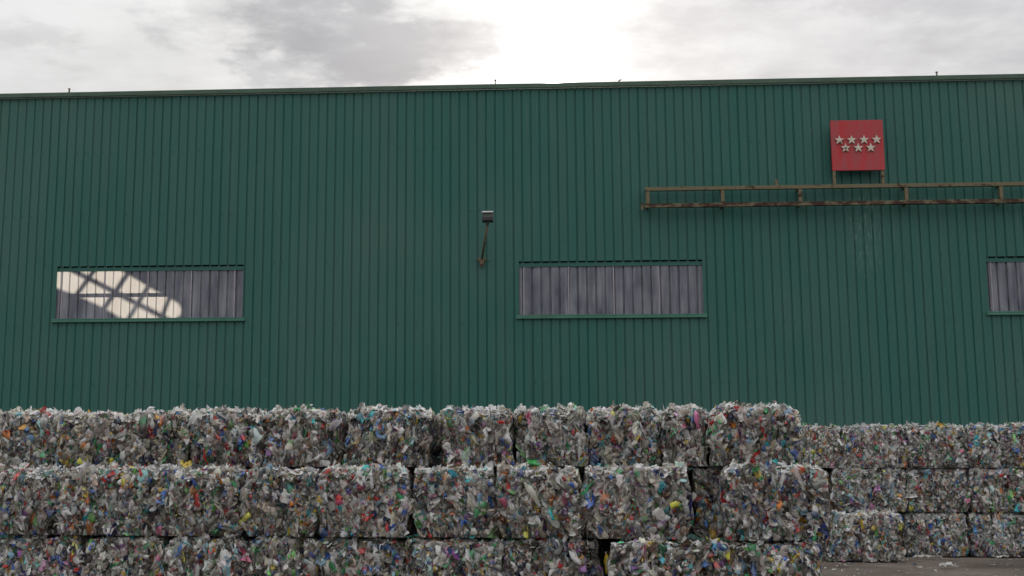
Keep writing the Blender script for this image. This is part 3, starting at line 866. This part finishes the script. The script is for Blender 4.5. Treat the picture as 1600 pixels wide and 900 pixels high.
# clouds live on a flat layer overhead
zz = math_n(nt, 'ADD', math_n(nt, 'MAXIMUM', sp.outputs['Z'], 0.0), .12)
cu = math_n(nt, 'DIVIDE', sp.outputs['X'], zz); cv = math_n(nt, 'DIVIDE', sp.outputs['Y'], zz)
cmb = nt.nodes.new('ShaderNodeCombineXYZ'); L(nt, cu, cmb.inputs[0]); L(nt, cv, cmb.inputs[1])
layer = cmb.outputs[0]
n1 = noise(nt, 2.6, 8, .58, mapping(nt, layer, (1, .8, 1), (3.1, 1.7, 0)))
n2 = noise(nt, 7.5, 8, .6, mapping(nt, layer, (.8, 1, 1), (9.2, 4.4, 0)))
# elongated darker cloud banks at given places of the layer
ysafe = math_n(nt, 'MAXIMUM', sp.outputs['Y'], .05)
au = math_n(nt, 'DIVIDE', sp.outputs['X'], ysafe); av = math_n(nt, 'DIVIDE', sp.outputs['Z'], ysafe)
wobble = math_n(nt, 'ADD', math_n(nt, 'MULTIPLY', math_n(nt, 'SUBTRACT', n2, .5), .14), math_n(nt, 'MULTIPLY', math_n(nt, 'SUBTRACT', n1, .5), .17))
def bank(pts_px, rad, soft):
    """soft cloud bank along a short arc of the sky, its edge broken by noise"""
    (ax, ay), (bx, by) = [(ray(*p).x / ray(*p).y, ray(*p).z / ray(*p).y) for p in pts_px]
    rad, soft = rad / 1917, soft / 1917
    vx, vy = bx - ax, by - ay; ll = vx * vx + vy * vy
    t = math_n(nt, 'DIVIDE', math_n(nt, 'ADD', math_n(nt, 'MULTIPLY', math_n(nt, 'SUBTRACT', au, ax), vx), math_n(nt, 'MULTIPLY', math_n(nt, 'SUBTRACT', av, ay), vy)), ll, True)
    dx = math_n(nt, 'SUBTRACT', au, math_n(nt, 'ADD', ax, math_n(nt, 'MULTIPLY', t, vx)))
    dy = math_n(nt, 'SUBTRACT', av, math_n(nt, 'ADD', ay, math_n(nt, 'MULTIPLY', t, vy)))
    dist = math_n(nt, 'SQRT', math_n(nt, 'ADD', math_n(nt, 'MULTIPLY', dx, dx), math_n(nt, 'MULTIPLY', dy, dy)))
    m = math_n(nt, 'SUBTRACT', 1.0, math_n(nt, 'DIVIDE', math_n(nt, 'SUBTRACT', math_n(nt, 'ADD', dist, wobble), rad), soft), True)
    return math_n(nt, 'MULTIPLY', m, math_n(nt, 'MULTIPLY', m, math_n(nt, 'SUBTRACT', 3.0, math_n(nt, 'MULTIPLY', m, 2.0))))
cl = ramp(nt, mixc(nt, .35, n1, n2), [(.34, g(6.7)), (.45, g(7.8)), (.56, g(8.6)), (.72, g(9.0))])
thick = ramp(nt, mixc(nt, .5, n2, n1), [(.36, g(1)), (.62, g(.42))])
def darken(c, m, amt, col):
    return mixc(nt, math_n(nt, 'MULTIPLY', math_n(nt, 'MULTIPLY', m, amt), thick), c, col)
cl = darken(cl, bank(((400, -70), (575, 75)), 20, 90), 1.0, (3.2, 3.35, 3.8))
cl = darken(cl, bank(((410, 125), (560, 98)), 6, 62), .7, (4.1, 4.2, 4.55))
cl = darken(cl, bank(((560, 95), (750, 62)), 3, 48), .75, (4.5, 4.5, 4.8))
cl = darken(cl, bank(((580, 15), (840, 42)), 2, 50), .5, (5.3, 5.3, 5.5))
cl = darken(cl, bank(((1090, 95), (1640, 25)), 50, 150), .66, (5.6, 5.5, 5.85))
cl = darken(cl, bank(((1300, -60), (1640, -40)), 40, 110), .5, (5.0, 4.95, 5.3))
cl = darken(cl, bank(((-40, 35), (85, 42)), 6, 55), .42, (5.6, 5.5, 5.5))
cl = darken(cl, bank(((240, -20), (400, 15)), 12, 55), .5, (5.2, 5.2, 5.3))
# the sky away from the sun is duller
dt = nt.nodes.new('ShaderNodeVectorMath'); dt.operation = 'DOT_PRODUCT'; L(nt, dirv, dt.inputs[0]); dt.inputs[1].default_value = SUN
ca = dt.outputs['Value']
dull = ramp(nt, math_n(nt, 'ADD', math_n(nt, 'MULTIPLY', ca, .5), .5), [(0, g(.92)), (.7, g(.92)), (1, g(1.0))])
cl = mixc(nt, 1.0, cl, dull, 'MULTIPLY')
# overcast: brightest overhead, dullest at the horizon
el = ramp(nt, sp.outputs['Z'], [(0, g(.55 / 2)), (.36, g(1.0 / 2)), (.55, g(1.4 / 2)), (1, g(2.0 / 2))])
cl = mixc(nt, 1.0, cl, el, 'MULTIPLY'); cl = mixc(nt, 1.0, cl, (2, 2, 2), 'MULTIPLY')
# glow of the veiled sun in the thin cloud
ang = math_n(nt, 'ARCCOSINE', math_n(nt, 'MINIMUM', ca, .999999))
def lobe(width, amp, pw=1.0):
    e = math_n(nt, 'POWER', math_n(nt, 'DIVIDE', ang, width), pw)
    return math_n(nt, 'MULTIPLY', math_n(nt, 'POWER', 2.71828, math_n(nt, 'MULTIPLY', e, -1.0)), amp)
veil = ramp(nt, mixc(nt, .6, n1, n2), [(.38, g(.45)), (.62, g(1.3))])
glow = math_n(nt, 'ADD', math_n(nt, 'MULTIPLY', math_n(nt, 'ADD', lobe(.075, 4.2, 1.3), lobe(.13, 1.2, 1.2)), veil), math_n(nt, 'ADD', lobe(.014, 30), lobe(.006, 260, 2.0)))
gc = nt.nodes.new('ShaderNodeMix'); gc.data_type = 'RGBA'; gc.blend_type = 'MULTIPLY'; gc.inputs[0].default_value = 1
cg = nt.nodes.new('ShaderNodeCombineXYZ')
for i in range(3): L(nt, glow, cg.inputs[i])
L(nt, cg.outputs[0], gc.inputs[6]); gc.inputs[7].default_value = (1, .985, .95, 1)
cl = mixc(nt, 1.0, cl, gc.outputs[2], 'ADD')
full = mixc(nt, .97, sky.outputs[0], cl)
L(nt, full, bg.inputs['Color'])

# ------------------------------------------------------------------ render settings
C.view_settings.view_transform = 'Standard'; C.view_settings.look = 'None'
C.view_settings.exposure = 0; C.view_settings.gamma = 1
C.render.engine = 'CYCLES'
C.cycles.use_denoising = True
C.cycles.max_bounces = 8; C.cycles.diffuse_bounces = 3; C.cycles.glossy_bounces = 3; C.cycles.transmission_bounces = 3; C.cycles.transparent_max_bounces = 6
C.cycles.sample_clamp_indirect = 6
C.cycles.caustics_reflective = False; C.cycles.caustics_refractive = False
